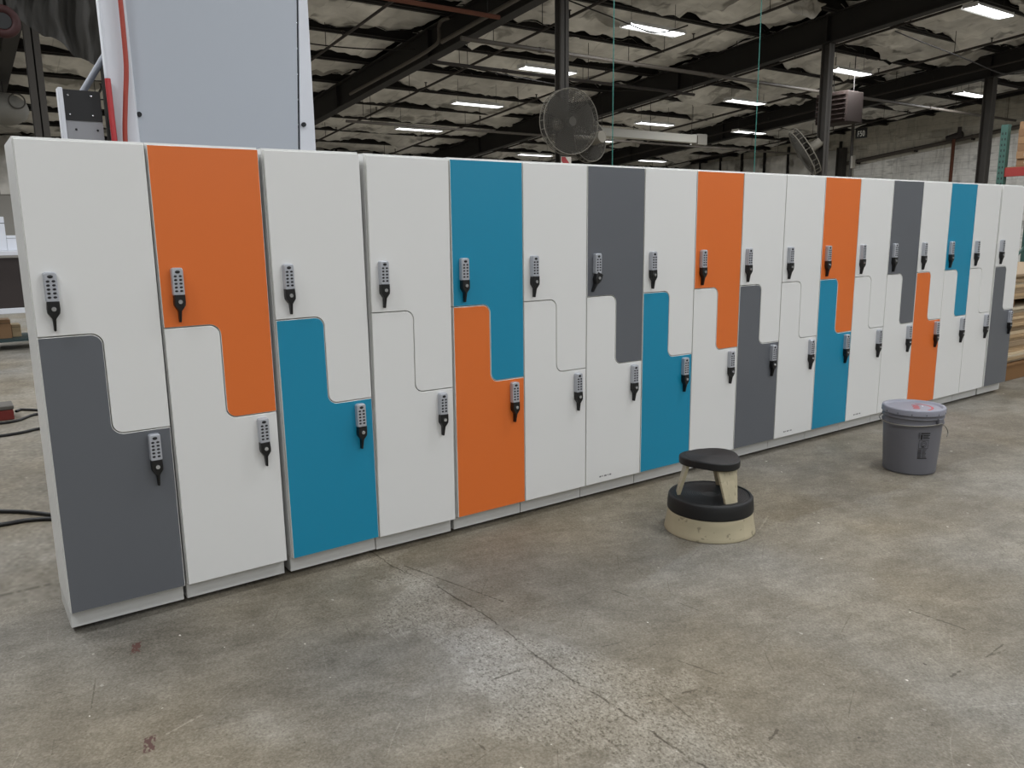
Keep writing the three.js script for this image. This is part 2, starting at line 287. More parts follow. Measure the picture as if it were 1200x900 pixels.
column(1.0, -9.0, 0.16, 0.16, 5.1 + SLOPE * -9, 'dark steel column behind the hanging plastic sheet');
column(25.3, -13.7, 0.25, 0.25, 5.1 + SLOPE * -13.7, 'black corner column where quilted insulation meets white block wall');

// ------------------------------------------------------------ ceiling lights
const lampRows = [[-2, 0], [3.9, 0], [9.75, 0], [15.75, 0], [21.2, 1]];
let lampN = 0;
function fitting(x, z, label) {
  const y = 5.1 + SLOPE * z, t = thing('ceiling_light', label, 'ceiling light', [x, y, z], 'fluorescent high-bay lights');
  const s = new THREE.Shape(); s.moveTo(-0.17, 0); s.lineTo(-0.1, 0.07); s.lineTo(0.1, 0.07); s.lineTo(0.17, 0); s.lineTo(0.155, 0); s.lineTo(0.092, 0.058); s.lineTo(-0.092, 0.058); s.lineTo(-0.155, 0); s.closePath();
  const h = new THREE.ExtrudeGeometry(s, { depth: 1.24, bevelEnabled: false }); h.rotateY(Math.PI / 2); h.translate(-0.62, 0, 0);
  part('housing', [h, bx(-0.63, -0.61, 0, 0.07, -0.12, 0.12), bx(0.61, 0.63, 0, 0.07, -0.12, 0.12)], M.lampHouse, t);
  for (const dz of [-0.105, -0.035, 0.035, 0.105]) part('fluorescent_tube', rod(V(-0.6, 0.02, dz), V(0.6, 0.02, dz), 0.016, 8), M.tube, t);
  const top = 5.72 - 5.1;
  for (const dx of [-0.5, 0.5]) part('hanger_wire', rod(V(dx, 0.07, 0), V(dx, top, 0), 0.004, 5), M.wire, t);
  const l = new THREE.RectAreaLight(LAMP_COLOR, LAMP, 1.2, 0.3); l.position.set(0, -0.004, 0); l.rotation.x = -Math.PI / 2; t.add(l);
}
const shared = 'lit white fluorescent high-bay light hung under the sloping roof';
for (const x of [-2, 3.9]) for (let k = 0; k < 10; k++) fitting(x, -18.2 + 2.75 * k, shared);
for (const z of [-4.6, -1.9, 0.95, 3.7, 6.45]) fitting(9.75, z, shared);
for (const x of [-2, 3.9, 9.75, 15.75]) for (const z of [9.3, 12.05, 14.8, 17.55]) fitting(x, z, shared);
for (const [x, z] of [[15.75, -1.9], [15.75, 0.95], [15.75, 3.7], [21.1, -2], [21.1, 3.5]]) fitting(x, z, shared);
for (const [x, z, label] of [
  [9.77, -7.2, 'bright fluorescent light beside the teal air line, high over the round fan'],
  [9.63, -9.85, 'fluorescent light partly hidden by the column of the round fan'],
  [9.87, -12.7, 'fluorescent light between the round fan and the dark girder by the grey cabinet'],
  [9.93, -15.5, 'slim-looking fluorescent light low over the back wall, under the dark girder'],
  [15.3, -17.84, 'fluorescent light just over the lockers, beside the lower edge of the round fan'],
  [15.6, -15.27, 'fluorescent light showing through the smaller fan behind the round fan'],
  [15.6, -12.94, 'fluorescent light directly over the long white duct'],
  [15.9, -10.25, 'fluorescent light crossed by the teal air line near the tilted fan'],
  [15.8, -7.48, 'fluorescent light against the column of the tilted fan, over the rusty heater'],
  [14.42, -4.13, 'big bright fluorescent light under crumpled insulation past the tilted fan column'],
  [20.3, -17.74, 'fluorescent light just over the lockers, below the long white duct'],
  [19.4, -12.9, 'fluorescent light over the tilted edge-on fan, crossed by a teal air line'],
  [21.1, -7.54, 'fluorescent light beside the column in front of the white block wall']]) fitting(x, z, label);

// ------------------------------------------------------------ lockers
const PITCH_X = 0.3603, DW = 0.3555, Y0 = 0.085, Y1 = 1.585, YA = 0.996, YB = 0.664, DEPTH = 0.315, GAP = 0.0032, RAD = 0.036;
// the Z-shaped dividing line, left to right, shifted by e up (+) or down (-)
function zpath(s, w, e, down) {
  const xs = w * 0.505 + e, r1 = RAD + e, r2 = RAD - e; // line: (0,YA+e) -> (xs-r1) arc down -> arc out -> (w, YB+e)
  s.lineTo(xs - r1, YA + e - Y0); s.absarc(xs - r1, YA + e - Y0 - r1, r1, Math.PI / 2, 0, true);
  s.lineTo(xs, YB + e - Y0 + r2); s.absarc(xs + r2, YB + e - Y0 + r2, r2, Math.PI, Math.PI * 1.5, false);
  s.lineTo(w, YB + e - Y0);
}
function doorGeo(upper) {
  const s = new THREE.Shape(), w = DW, e = GAP / 2, h = Y1 - Y0;
  if (upper) { s.moveTo(0, h); s.lineTo(0, YA + e - Y0); zpath(s, w, e); s.lineTo(w, h); }
  else { s.moveTo(0, 0); s.lineTo(0, YA - e - Y0); zpath(s, w, -e); s.lineTo(w, 0); }
  s.closePath();
  const g = new THREE.ExtrudeGeometry(s, { depth: 0.0165, bevelEnabled: true, bevelThickness: 0.0016, bevelSize: 0.0016, bevelOffset: -0.0016, bevelSegments: 1, curveSegments: 14 });
  g.translate(0, 0, -0.0181); return g;
}
const upperGeo = doorGeo(true), lowerGeo = doorGeo(false);
// carcass: open-fronted box of panels
const cw = PITCH_X - 0.0008;
const carcassGeo = merge([bx(0, 0.018, Y0 - 0.002, 1.593, -DEPTH, -0.0205), bx(cw - 0.018, cw, Y0 - 0.002, 1.593, -DEPTH, -0.0205), bx(0.018, cw - 0.018, 1.575, 1.593, -DEPTH, -0.0205), bx(0.018, cw - 0.018, Y0 - 0.002, Y0 + 0.016, -DEPTH, -0.0205), bx(0.018, cw - 0.018, Y0, 1.58, -DEPTH, -DEPTH + 0.01)]);
const plinthGeo = merge([bx(0.001, cw - 0.001, 0.018, Y0 - 0.003, -0.058, -0.042, 0.002), bx(0.0005, 0.016, 0.018, Y0 - 0.003, -DEPTH + 0.01, -0.05), bx(cw - 0.016, cw - 0.0005, 0.018, Y0 - 0.003, -DEPTH + 0.01, -0.05), bx(0.02, cw - 0.02, 0, 0.05, -0.29, -0.25), bx(0.03, 0.06, 0, 0.05, -0.12, -0.09), bx(cw - 0.06, cw - 0.03, 0, 0.05, -0.12, -0.09)]);
// keypad cam lock: silver body with rubber keys, black winged handle below
function rrect(w, h, r) { const s = new THREE.Shape(); s.moveTo(-w / 2 + r, -h / 2); s.lineTo(w / 2 - r, -h / 2); s.quadraticCurveTo(w / 2, -h / 2, w / 2, -h / 2 + r); s.lineTo(w / 2, h / 2 - r); s.quadraticCurveTo(w / 2, h / 2, w / 2 - r, h / 2); s.lineTo(-w / 2 + r, h / 2); s.quadraticCurveTo(-w / 2, h / 2, -w / 2, h / 2 - r); s.lineTo(-w / 2, -h / 2 + r); s.quadraticCurveTo(-w / 2, -h / 2, -w / 2 + r, -h / 2); return s; }
const lockBody = (() => { const g = new THREE.ExtrudeGeometry(rrect(0.035, 0.092, 0.009), { depth: 0.017, bevelEnabled: true, bevelThickness: 0.005, bevelSize: 0.003, bevelOffset: -0.002, bevelSegments: 3, curveSegments: 6 }); g.translate(0, -0.046, -0.001); return g; })();
const lockKeys = (() => {
  const l = []; const key = (x, y, a, b) => { const g = new THREE.SphereGeometry(1, 10, 6); g.scale(a, b, 0.0022); g.translate(x, y, 0.0213); l.push(g); };
  key(0, -0.0125, 0.008, 0.0052); for (let r = 0; r < 5; r++) for (const s of [-1, 1]) key(s * 0.0078, -0.0265 - r * 0.0122, 0.0053, 0.0036); return merge(l);
})();
const handleGeo = (() => {   // turned about its spindle at the origin
  const s = new THREE.Shape(); s.moveTo(-0.0165, 0.024); s.lineTo(0.0165, 0.024); s.lineTo(0.0175, 0.0); s.lineTo(0.0165, -0.012); s.quadraticCurveTo(0.009, -0.022, 0.0042, -0.03); s.lineTo(0.0028, -0.066); s.quadraticCurveTo(0, -0.0685, -0.0028, -0.066); s.lineTo(-0.0042, -0.03); s.quadraticCurveTo(-0.009, -0.022, -0.0165, -0.012); s.lineTo(-0.0175, 0); s.closePath();
  const g = new THREE.ExtrudeGeometry(s, { depth: 0.02, bevelEnabled: true, bevelThickness: 0.004, bevelSize: 0.0015, bevelOffset: -0.001, bevelSegments: 2, curveSegments: 5 });
  const p = g.attributes.position; for (let i = 0; i < p.count; i++) { const y = p.getY(i); if (y < -0.02) p.setZ(i, p.getZ(i) * (1 - 0.35 * Math.min(1, (-0.02 - y) / 0.045)) + 0.0); } g.computeVertexNormals(); return g;
})();
const knobGeo = (() => { const g = new THREE.CylinderGeometry(0.0068, 0.0078, 0.006, 16); g.rotateX(Math.PI / 2); g.translate(0, 0.001, 0.0255); return g; })();
function addLock(door, x, ytop, turn, len = 1) {
  const p = (n, g, m) => { const o = part(n, g, m, door); o.position.set(x, ytop, 0); return o; };
  p('keypad_lock', lockBody, M.silver); p('lock_keys', lockKeys, M.button);
  const h = p('lock_handle', handleGeo, M.black); h.position.y = ytop - 0.112; h.rotation.z = turn;
  const k = p('lock_spindle', knobGeo, M.chrome); k.position.y = ytop - 0.112;
}
const markGeo = merge([[-0.035, 0.012], [-0.018, 0.006], [-0.004, 0.016], [0.018, 0.006], [0.03, 0.012]].map(([x, w], i) => bx(x, x + w, -0.0035 + (i % 2) * 0.001, 0.0035, 0, 0.0004)));
const C = { w: [M.white, M.edge], o: [M.orange, M.edge], t: [M.teal, M.edge], g: [M.grey, M.edge] };
const K = [
  // base x, lean of the top, upper, lower, label
  [0.000, 0.001, 'w', 'g', 'end locker with plain white side, white upper and grey lower Z-shaped door'],
  [0.3685, -0.004, 'o', 'w', 'orange-over-white locker next to the white-over-grey end locker'],
  [0.7505, -0.010, 'w', 't', 'white-over-teal locker between open gaps, beside the orange-over-white locker near the end'],
  [1.1115, 0.012, 'w', 'w', 'all-white locker between the white-over-teal locker and the teal-over-orange locker'],
  [1.485, 0, 't', 'o', 'teal-over-orange locker, the only one with a teal door above orange'],
  [1.8455, 0, 'w', 'w', 'all-white locker between the teal-over-orange locker and a grey-over-white locker'],
  [2.206, 0, 'g', 'w', 'grey-over-white locker with a small printed mark, its upper lock handle turned askew'],
  [2.567, 0, 'w', 't', 'white-over-teal locker between grey-over-white and orange-over-white lockers, behind the step stool'],
  [2.9275, 0, 'o', 'w', 'orange-over-white locker between white-over-teal and white-over-grey lockers, behind the step stool'],
  [3.288, 0, 'w', 'g', 'white-over-grey locker just past the step stool, between two white lower doors'],
  [3.6485, 0, 'w', 'w', 'all-white locker between the white-over-grey locker and the orange-over-teal locker'],
  [4.009, 0, 'o', 't', 'orange-over-teal locker, the only one with an orange door above teal'],
  [4.369, 0, 'w', 'w', 'all-white locker between the orange-over-teal and grey-over-white lockers, beside the bucket'],
  [4.7295, 0, 'g', 'w', 'grey-over-white locker directly behind the bucket, next to the white-over-orange locker'],
  [5.09, 0, 'w', 'o', 'white-over-orange locker, the only one with a white door above orange'],
  [5.450, 0, 't', 'w', 'teal-over-white locker, the only one with a teal door above white'],
  [5.811, 0, 'w', 'w', 'all-white locker between the teal-over-white locker and the last grey-doored locker'],
  [6.193, 0, 'w', 'g', 'last locker of the row by the stacked boards, white upper and grey lower door'],
];
K.forEach(([x, lean, u, l, label], i) => {
  const t = thing('locker', label, 'locker', [x, 0, 0], 'lockers with interlocking Z-shaped doors');
  t.rotation.z = -Math.atan(lean / 1.5);
  part('carcass', carcassGeo, M.white, t); part('plinth', plinthGeo, M.plinth, t);
  const dx = (cw - DW) / 2;
  const du = part('locker_door', upperGeo, C[u], t), dl = part('locker_door', lowerGeo, C[l], t);
  for (const d of [du, dl]) d.position.set(dx, Y0, 0);
  const j = () => rr(-0.05, 0.05);
  addLock(du, 0.052 + rr(-0.002, 0.002), 1.194 - Y0, i === 6 ? -0.42 : j()); addLock(dl, DW - 0.055 + rr(-0.002, 0.002), 0.648 - Y0, j());
  if ([6, 10, 12].includes(i)) { const m = part('printed_mark', markGeo, std(0x6e6e70, 0.6), dl); m.position.set(0.12, 0.03, 0); }
});

// ------------------------------------------------------------ step stool
M.beige = (() => { const t = noiseTex(512, (u, v) => { const a = fbm(u * 6, v * 6, 4, 501), b = sst(0.7, 0.76, fbm(u * 40, v * 9, 4, 502)); const k = 1 - 0.2 * b; return [(178 + (a - 0.5) * 26) * k, (168 + (a - 0.5) * 24) * k, (141 + (a - 0.5) * 22) * k]; }); return new THREE.MeshStandardMaterial({ map: t, roughness: 0.5 }); })();
{
  const t = thing('step_stool', 'round beige rolling step stool with black rubber treads on concrete floor', 'step stool', [2.43, 0, 0.578]);
  const lathe = (pts, n = 56) => new THREE.LatheGeometry(pts.map(p => new THREE.Vector2(...p)), n);
  part('skirt', lathe([[0.176, 0.004], [0.194, 0.0], [0.197, 0.004], [0.194, 0.018], [0.188, 0.05], [0.1845, 0.075], [0.182, 0.1], [0.176, 0.1], [0.170, 0.02], [0.176, 0.004]]), M.beige, t);
  part('rubber_bumper', lathe([[0.165, 0.094], [0.1845, 0.094], [0.186, 0.1], [0.1845, 0.13], [0.182, 0.152], [0.176, 0.16], [0.169, 0.162], [0.164, 0.157], [0.163, 0.12], [0.165, 0.094]]), M.rubber, t);
  const tread = [[0, 0.156], [0.03, 0.156]]; for (let r = 0.035; r < 0.16; r += 0.01) { tread.push([r, 0.1555], [r + 0.003, 0.1575], [r + 0.007, 0.1575]); } tread.push([0.166, 0.157], [0.166, 0.14], [0, 0.14]);
  part('lower_tread', lathe(tread), std(0x161617, 0.5), t);
  const topY = 0.336;
  const s0 = new THREE.Shape(); for (let i = 0; i < 120; i++) { const a = i / 120 * Math.PI * 2, r = 0.122 * (1 + 0.1 * Math.cos(3 * (a + 1.78))); i ? s0.lineTo(r * Math.cos(a), r * Math.sin(a)) : s0.moveTo(r * Math.cos(a), r * Math.sin(a)); } s0.closePath();
  const pg = new THREE.ExtrudeGeometry(s0, { depth: 0.022, bevelEnabled: true, bevelThickness: 0.006, bevelSize: 0.006, bevelSegments: 3 }); pg.rotateX(-Math.PI / 2); pg.translate(0, topY - 0.034, 0);
  const top = part('top_tread', pg, M.rubber, t);
  part('tread_pad', (() => { const p = []; for (let r = 0.0; r < 0.105; r += 0.008) { p.push([r, topY - 0.0065], [r + 0.002, topY - 0.0045], [r + 0.006, topY - 0.0045]); } p.push([0.112, topY - 0.0065]); return lathe(p); })(), std(0x1b1b1c, 0.5), top);
  // three tapering legs, broad across, thin through
  for (const a of [1.78, 3.874, -0.314]) {
    const g = new THREE.BufferGeometry(), q = []; const ring = (y, rad, w, th) => { const o = []; for (const [s, k] of [[-1, -1], [1, -1], [1, 1], [-1, 1]]) { const tx = s * w / 2, tr = rad + k * th / 2; o.push([Math.cos(a) * tr - Math.sin(a) * tx, y, Math.sin(a) * tr + Math.cos(a) * tx]); } return o; };
    const A = ring(0.15, 0.141, 0.058, 0.014), B = ring(0.306, 0.102, 0.1, 0.014);
    for (let i = 0; i < 4; i++) { const j = (i + 1) % 4; q.push(...A[i], ...B[i], ...A[j], ...A[j], ...B[i], ...B[j]); }
    q.push(...B[0], ...B[3], ...B[1], ...B[1], ...B[3], ...B[2], ...A[0], ...A[1], ...A[3], ...A[1], ...A[2], ...A[3]);
    g.setAttribute('position', new THREE.Float32BufferAttribute(q, 3)); g.computeVertexNormals(); const uv = new Float32Array(q.length / 3 * 2); for (let i = 0; i < q.length / 3; i++) { uv[2 * i] = q[3 * i] * 4; uv[2 * i + 1] = q[3 * i + 1] * 4; } g.setAttribute('uv', new THREE.BufferAttribute(uv, 2));
    const m = part('leg', g, M.beige, t); m.material.side = THREE.DoubleSide;
  }
}
// ------------------------------------------------------------ pail
{
  const t = thing('plastic_bucket', 'grey plastic pail with snap-on lid and wire handle on concrete floor', 'bucket', [3.972, 0, 0.638]);
  const L = pts => new THREE.LatheGeometry(pts.map(p => new THREE.Vector2(...p)), 64);
  part('pail', L([[0, 0.006], [0.118, 0.006], [0.122, 0], [0.129, 0.002], [0.131, 0.01], [0.1455, 0.268], [0.1455, 0.27], [0.152, 0.271], [0.1525, 0.279], [0.147, 0.2805], [0.1478, 0.302], [0.153, 0.303], [0.153, 0.309], [0.1485, 0.31], [0.1495, 0.338], [0.14, 0.338], [0.14, 0.3], [0, 0.3]]), M.bucket, t);
  const lid = part('lid', L([[0, 0.345], [0.132, 0.345], [0.136, 0.3465], [0.139, 0.353], [0.145, 0.357], [0.153, 0.356], [0.1565, 0.35], [0.157, 0.326], [0.1545, 0.3225], [0.1505, 0.324], [0.15, 0.336], [0, 0.336]]), M.bucketLid, t);
  const notch = []; for (let i = 0; i < 14; i++) { const g = new THREE.BoxGeometry(0.003, 0.009, 0.002); const a = i / 14 * Math.PI * 2; g.rotateY(-a + Math.PI / 2); g.translate(Math.cos(a) * 0.157, 0.332, Math.sin(a) * 0.157); notch.push(g); }
  part('tear_notches', notch, std(0x3c3d44, 0.6), lid);
  // faded red print on the lid, black print on the side
  const lidPrint = canvasTex(256, 256, (c) => { c.clearRect(0, 0, 256, 256); c.strokeStyle = 'rgba(190,70,72,0.9)'; c.lineWidth = 12; c.beginPath(); c.arc(128, 128, 96, 0.15, 2.4); c.stroke(); c.fillStyle = 'rgba(190,70,72,0.85)'; for (let i = 0; i < 5; i++) c.fillRect(76 + i * 23, 120 + (i % 2) * 6, 15, 34); c.fillStyle = 'rgba(225,225,230,0.9)'; c.fillRect(150, 172, 26, 10); });
  const lp = new THREE.CircleGeometry(0.12, 40); lp.rotateX(-Math.PI / 2); lp.rotateY(0.6); lp.translate(0, 0.3456, 0);
  part('lid_print', lp, new THREE.MeshStandardMaterial({ map: lidPrint, transparent: true, roughness: 0.45 }), lid);
  const side = canvasTex(256, 512, (c) => {
    c.clearRect(0, 0, 256, 512); c.fillStyle = '#0a0a0c'; c.strokeStyle = '#0a0a0c'; c.lineWidth = 6;
    c.fillRect(60, 10, 186, 22); c.fillRect(60, 44, 30, 90); c.fillRect(104, 50, 140, 16); c.fillRect(104, 78, 110, 12); c.fillRect(104, 104, 140, 14);
    for (let i = 0; i < 6; i++) c.fillRect(14, 12 + i * 20, 28, 9);
    c.strokeRect(36, 150, 190, 150); c.beginPath(); c.arc(132, 224, 56, 0, 7); c.stroke(); c.beginPath(); c.arc(132, 224, 30, 0, 7); c.stroke(); c.fillRect(92, 262, 50, 20);
    for (let i = 0; i < 9; i++) { c.fillRect(28, 318 + i * 19, 70, 9); c.fillRect(112, 318 + i * 19, 60 + 50 * hash(i, 3, 9), 7); } c.fillRect(28, 486, 200, 12);
  });
  const cyl = new THREE.CylinderGeometry(0.1452, 0.1368, 0.15, 20, 1, true, 0, 0.46); cyl.translate(0, 0.165, 0);
  const pm = part('side_print', cyl, new THREE.MeshStandardMaterial({ map: side, transparent: true, roughness: 0.5 }), t); pm.rotation.y = -0.88; 
  // bail ears and wire bail hanging down against the side
  const e = -0.1, ear = (a) => { const g = merge([bx(-0.02, 0.02, -0.012, 0.02, 0, 0.014, 0.003)]); const q = g.clone(); q.translate(0, 0.29, 0.148); q.rotateY(a); return q; };
  part('handle_ears', [ear(e), ear(e + Math.PI)], M.bucket, t);
  const pts = []; for (let i = 0; i <= 24; i++) { const a = e - Math.PI * i / 24, r = 0.162 + 0.004 * Math.sin(Math.PI * i / 24); pts.push(V(Math.sin(a) * r, 0.286 - 0.013 * Math.sin(Math.PI * i / 24), Math.cos(a) * r)); }
  part('wire_handle', tube(pts, 0.0028, 60, 6), std(0x8b8880, 0.4, 0.7), t);
  const pts2 = [V(Math.sin(e) * 0.162, 0.286, Math.cos(e) * 0.162), V(Math.sin(e + 0.25) * 0.166, 0.262, Math.cos(e + 0.25) * 0.166), V(Math.sin(e + 0.48) * 0.172, 0.222, Math.cos(e + 0.48) * 0.172), V(Math.sin(e + 0.4) * 0.17, 0.205, Math.cos(e + 0.4) * 0.17)];
  part('wire_hook', tube(pts2, 0.0026, 24, 6), std(0x8b8880, 0.4, 0.7), t);
}

// ------------------------------------------------------------ fans
function fan(pos, axis, R, depth, label, rimMat) {
  const t = thing('industrial_fan', label, 'fan', [pos.x, pos.y, pos.z]);
  const h = new THREE.Group(); t.quaternion.setFromUnitVectors(V(0, 0, 1), axis.clone().normalize());
  const ringAt = (r, z, w) => { const g = new THREE.TorusGeometry(r, w, 5, 48); g.translate(0, 0, z); return g; };
  const bow = r => depth / 2 * (0.55 + 0.45 * (1 - (r / R) ** 2));
  const gd = []; for (let r = R * 0.14; r < R - 0.005; r += R * 0.05) { gd.push(ringAt(r, bow(r), 0.0042), ringAt(r, -bow(r), 0.0042)); }
  for (let i = 0; i < 48; i++) { const a = i / 48 * Math.PI * 2, c = Math.cos(a), s = Math.sin(a); for (const k of [1, -1]) { gd.push(rod(V(c * R * 0.14, s * R * 0.14, k * bow(R * 0.14)), V(c * R * 0.65, s * R * 0.65, k * bow(R * 0.65)), 0.003, 4), rod(V(c * R * 0.65, s * R * 0.65, k * bow(R * 0.65)), V(c * R, s * R, k * bow(R)), 0.003, 4)); } }
  part('wire_guard', gd, M.fan, t);
  const rim = new THREE.TorusGeometry(R, 0.008, 6, 64); const r2 = rim.clone(); rim.translate(0, 0, bow(R)); r2.translate(0, 0, -bow(R)); const band = []; for (let i = 0; i < 24; i++) { const a = i / 24 * Math.PI * 2; band.push(rod(V(Math.cos(a) * R, Math.sin(a) * R, bow(R)), V(Math.cos(a) * R, Math.sin(a) * R, -bow(R)), 0.005, 4)); }
  part('guard_rim', [rim, r2, ...band], rimMat, t);
  for (let k = 0; k < 3; k++) {   // broad dusty blades
    const s = new THREE.Shape(); s.moveTo(0.05, -0.05); s.quadraticCurveTo(R * 0.6, -R * 0.5, R * 0.88, -R * 0.32); s.quadraticCurveTo(R * 0.98, 0.02, R * 0.84, R * 0.3); s.quadraticCurveTo(R * 0.4, R * 0.22, 0.05, 0.05); s.closePath();
    const g = new THREE.ExtrudeGeometry(s, { depth: 0.004, bevelEnabled: false, curveSegments: 8 }); g.rotateX(0.2); g.rotateZ(k * Math.PI * 2 / 3 + 0.4); part('blade', g, M.fan, t);
  }
  const mo = new THREE.CylinderGeometry(0.085, 0.085, 0.24, 20); mo.rotateX(Math.PI / 2); mo.translate(0, 0, -depth / 2 - 0.1); const hub = new THREE.CylinderGeometry(0.06, 0.06, depth, 16); hub.rotateX(Math.PI / 2);
  part('motor', [mo], M.motor, t); part('hub', hub, M.fan, t); return t;
}
function bracket(t, worldA, worldB) { t.updateMatrixWorld(); const a = t.worldToLocal(worldA.clone()), b = t.worldToLocal(worldB.clone()); part('mounting_arm', rod(a, b, 0.03, 10), M.motor, t); }
{
  const p1 = at(667, 143, 'z', -6.0), a1 = EYE.clone().sub(p1).normalize().applyAxisAngle(V(0, 1, 0), 0.55); a1.y += 0.12;
  const f1 = fan(p1, a1, 0.43, 0.2, 'round dusty wire-guard fan facing the lockers, fixed to steel column', M.fanRim); bracket(f1, p1.clone().addScaledVector(a1, -0.2), V(7.2, p1.y, -6.4));
  const p2 = at(689, 165, 'z', -6.65), a2 = EYE.clone().sub(p2).normalize().applyAxisAngle(V(0, 1, 0), -2.4); 
  const f2 = fan(p2, a2, 0.31, 0.18, 'smaller dusty fan mostly hidden behind the round column fan', M.fanRim); bracket(f2, p2.clone().addScaledVector(a2, -0.2), V(7.2, p2.y, -6.4));
  const p3 = at(943, 178, 'x', 13.15), v3 = p3.clone().sub(EYE).normalize(), r3 = V(-v3.z, 0, v3.x).normalize(), u3 = V(0, 1, 0);
  const a3 = r3.clone().multiplyScalar(-0.82).addScaledVector(u3, -0.52).addScaledVector(v3, -0.12).normalize();
  const f3 = fan(p3, a3, 0.46, 0.2, 'pale dusty fan tilted edge-on with its motor against a steel column', M.motor); bracket(f3, p3.clone().addScaledVector(a3, -0.28), V(13.35, p3.y + 0.15, -6.35));
  // red and white striped plate on the column
  const s = thing('striped_sign', 'small red and white diagonally striped plate on the fan column', 'sign', [7.2, 2.27, -6.31]);
  part('plate', bx(-0.09, 0.09, -0.13, 0.06, 0, 0.01), M.paper, s);
  const st = new THREE.Shape(); st.moveTo(-0.085, 0.055); st.lineTo(-0.02, 0.055); st.lineTo(0.085, -0.06); st.lineTo(0.085, -0.125); st.lineTo(0.02, -0.125); st.lineTo(-0.085, 0.0); st.closePath();
  const sg = new THREE.ExtrudeGeometry(st, { depth: 0.002, bevelEnabled: false }); sg.translate(0, 0, 0.01); part('stripe', sg, M.red, s);
}

// ------------------------------------------------------------ pipes under the roof
const under = (z, h = 5.1) => h + SLOPE * z;
function branch(x, h, z0, z1, r, label, mat = M.pipe) {
  const t = thing('sprinkler_pipe', label, 'pipe', [x, 0, 0], 'sprinkler pipes'); const y = z => h + SLOPE * z;
  part('pipe', rod(V(0, y(z0), z0), V(0, y(z1), z1), r, 10), mat, t);
  for (let z = z0 + 0.8; z < z1; z += 2.3) { part('hanger_rod', rod(V(0, y(z), z), V(0, 5.62 + SLOPE * z, z), 0.006, 5), M.rod, t); part('sprinkler_head', [rod(V(0, y(z + 0.7), z + 0.7), V(0, y(z + 0.7) + 0.09, z + 0.7), 0.012, 6), rod(V(0, y(z + 0.7) + 0.09, z + 0.7), V(0, y(z + 0.7) + 0.1, z + 0.7), 0.03, 8)], M.pipe, t); }
}
for (const [x, h, r, label] of [
  [2.6, 5.2, 0.022, 'thin sprinkler pipe behind the grey cabinet, along the roof slope'],
  [5.45, 5.2, 0.022, 'thin sprinkler pipe between the grey cabinet and the first dark girder'],
  [8.24, 5.2, 0.022, 'thin sprinkler pipe climbing from the dark girder past the round fan column'],
  [11.05, 5.2, 0.022, 'thin sprinkler pipe running past the light beside the teal air line'],
  [13.95, 5.2, 0.022, 'thin sprinkler pipe close along the girder over the tilted fan column'],
  [16.9, 5.2, 0.025, 'sprinkler pipe running over the rusty heater, along the roof slope'],
  [19.2, 5.25, 0.022, 'thin sprinkler pipe hugging the girder nearest the white block wall'.replace('nearest', 'next to')],
  [22.3, 5.2, 0.022, 'thin sprinkler pipe between the last girder and the white block wall']]) branch(x, h, -20.5, 3, r, label);
function cross(z, y, x0, x1, r, label, mat) {
  const t = thing('cross_pipe', label, 'pipe', [0, 0, z]); part('pipe', rod(V(x0, y, 0), V(x1, y, 0), r, 12), mat, t);
  for (let x = x0 + 0.6; x < x1; x += 2.9) part('hanger_rod', rod(V(x, y, 0), V(x, 5.62 + SLOPE * z, 0), 0.006, 5), M.rod, t);
  for (let x = x0 + 1.5; x < x1; x += 4.1) part('coupling', rod(V(x, y, 0), V(x + 0.1, y, 0), r * 1.25, 12), mat, t);
}
cross(-8.24, 4.22, 6.7, 25.2, 0.036, 'long grey-brown main pipe crossing level beneath the girders', M.pipeLight);
cross(-9.5, 4.11, 6.84, 13.3, 0.03, 'dark cross pipe ending at the girder behind the round fan', M.pipe);
cross(-7.2, 4.30, 3.0, 6.7, 0.032, 'rust-brown cross pipe running into the girder elbow', M.rust);
cross(-14.2, 3.72, 7.4, 25.2, 0.03, 'thin cross pipe low in front of the quilted back wall', M.pipeLight);
{ const t = thing('girder_conduit', 'pale conduit clipped along the girder flange with an upturned elbow', 'conduit', [6.98, 0, 0]);
  const y = z => 5.17 + SLOPE * z; part('conduit', tube([V(0, y(-13), -13), V(0, y(-9.6), -9.6), V(0, y(-9.45) + 0.05, -9.4), V(0, y(-9.4) + 0.26, -9.38)], 0.03, 60), M.pipeLight, t); part('conduit', rod(V(0, y(-9.3), -9.3), V(0, y(0), 0), 0.034, 10), M.pipeLight, t); part('elbow', tube([V(0, y(-9.4) + 0.26, -9.38), V(0.0, y(-9.4) + 0.33, -9.3), V(0.0, y(-9.4) + 0.33, -9.0)], 0.034, 16), M.pipeLight, t); }
{ const a = at(985, 193, 'x', X1 - 0.12), b = at(1140, 160, 'x', X1 - 0.12); const t = thing('wall_pipe', 'pale pipe bracketed along the white block wall', 'pipe'); part('pipe', rod(a, b.clone().lerp(a, -0.9), 0.06, 12), M.pipeLight, t);
  for (const k of [0.15, 0.6, 1.0, 1.5]) { const p = a.clone().lerp(b, k); part('bracket', bx(p.x - 0.05, X1 + 0.02, p.y - 0.1, p.y + 0.06, p.z - 0.02, p.z + 0.02), M.pipe, t); } }
{ const p = at(1146, 160, 'x', X1 - 0.1); const t = thing('drain_pipe', 'rust-streaked valve and drain pipe on the white block wall', 'pipe', [p.x - 0.2, 0, p.z - 0.6]); part('pipe', rod(V(0, 0, 0), V(0, p.y, 0), 0.05, 10), M.rust, t); part('valve', [rod(V(-0.02, p.y, -0.2), V(-0.02, p.y + 0.1, 0.25), 0.09, 10), rod(V(-0.1, p.y + 0.1, 0.2), V(-0.1, p.y + 0.3, 0.2), 0.06, 8)], M.pipe, t); }
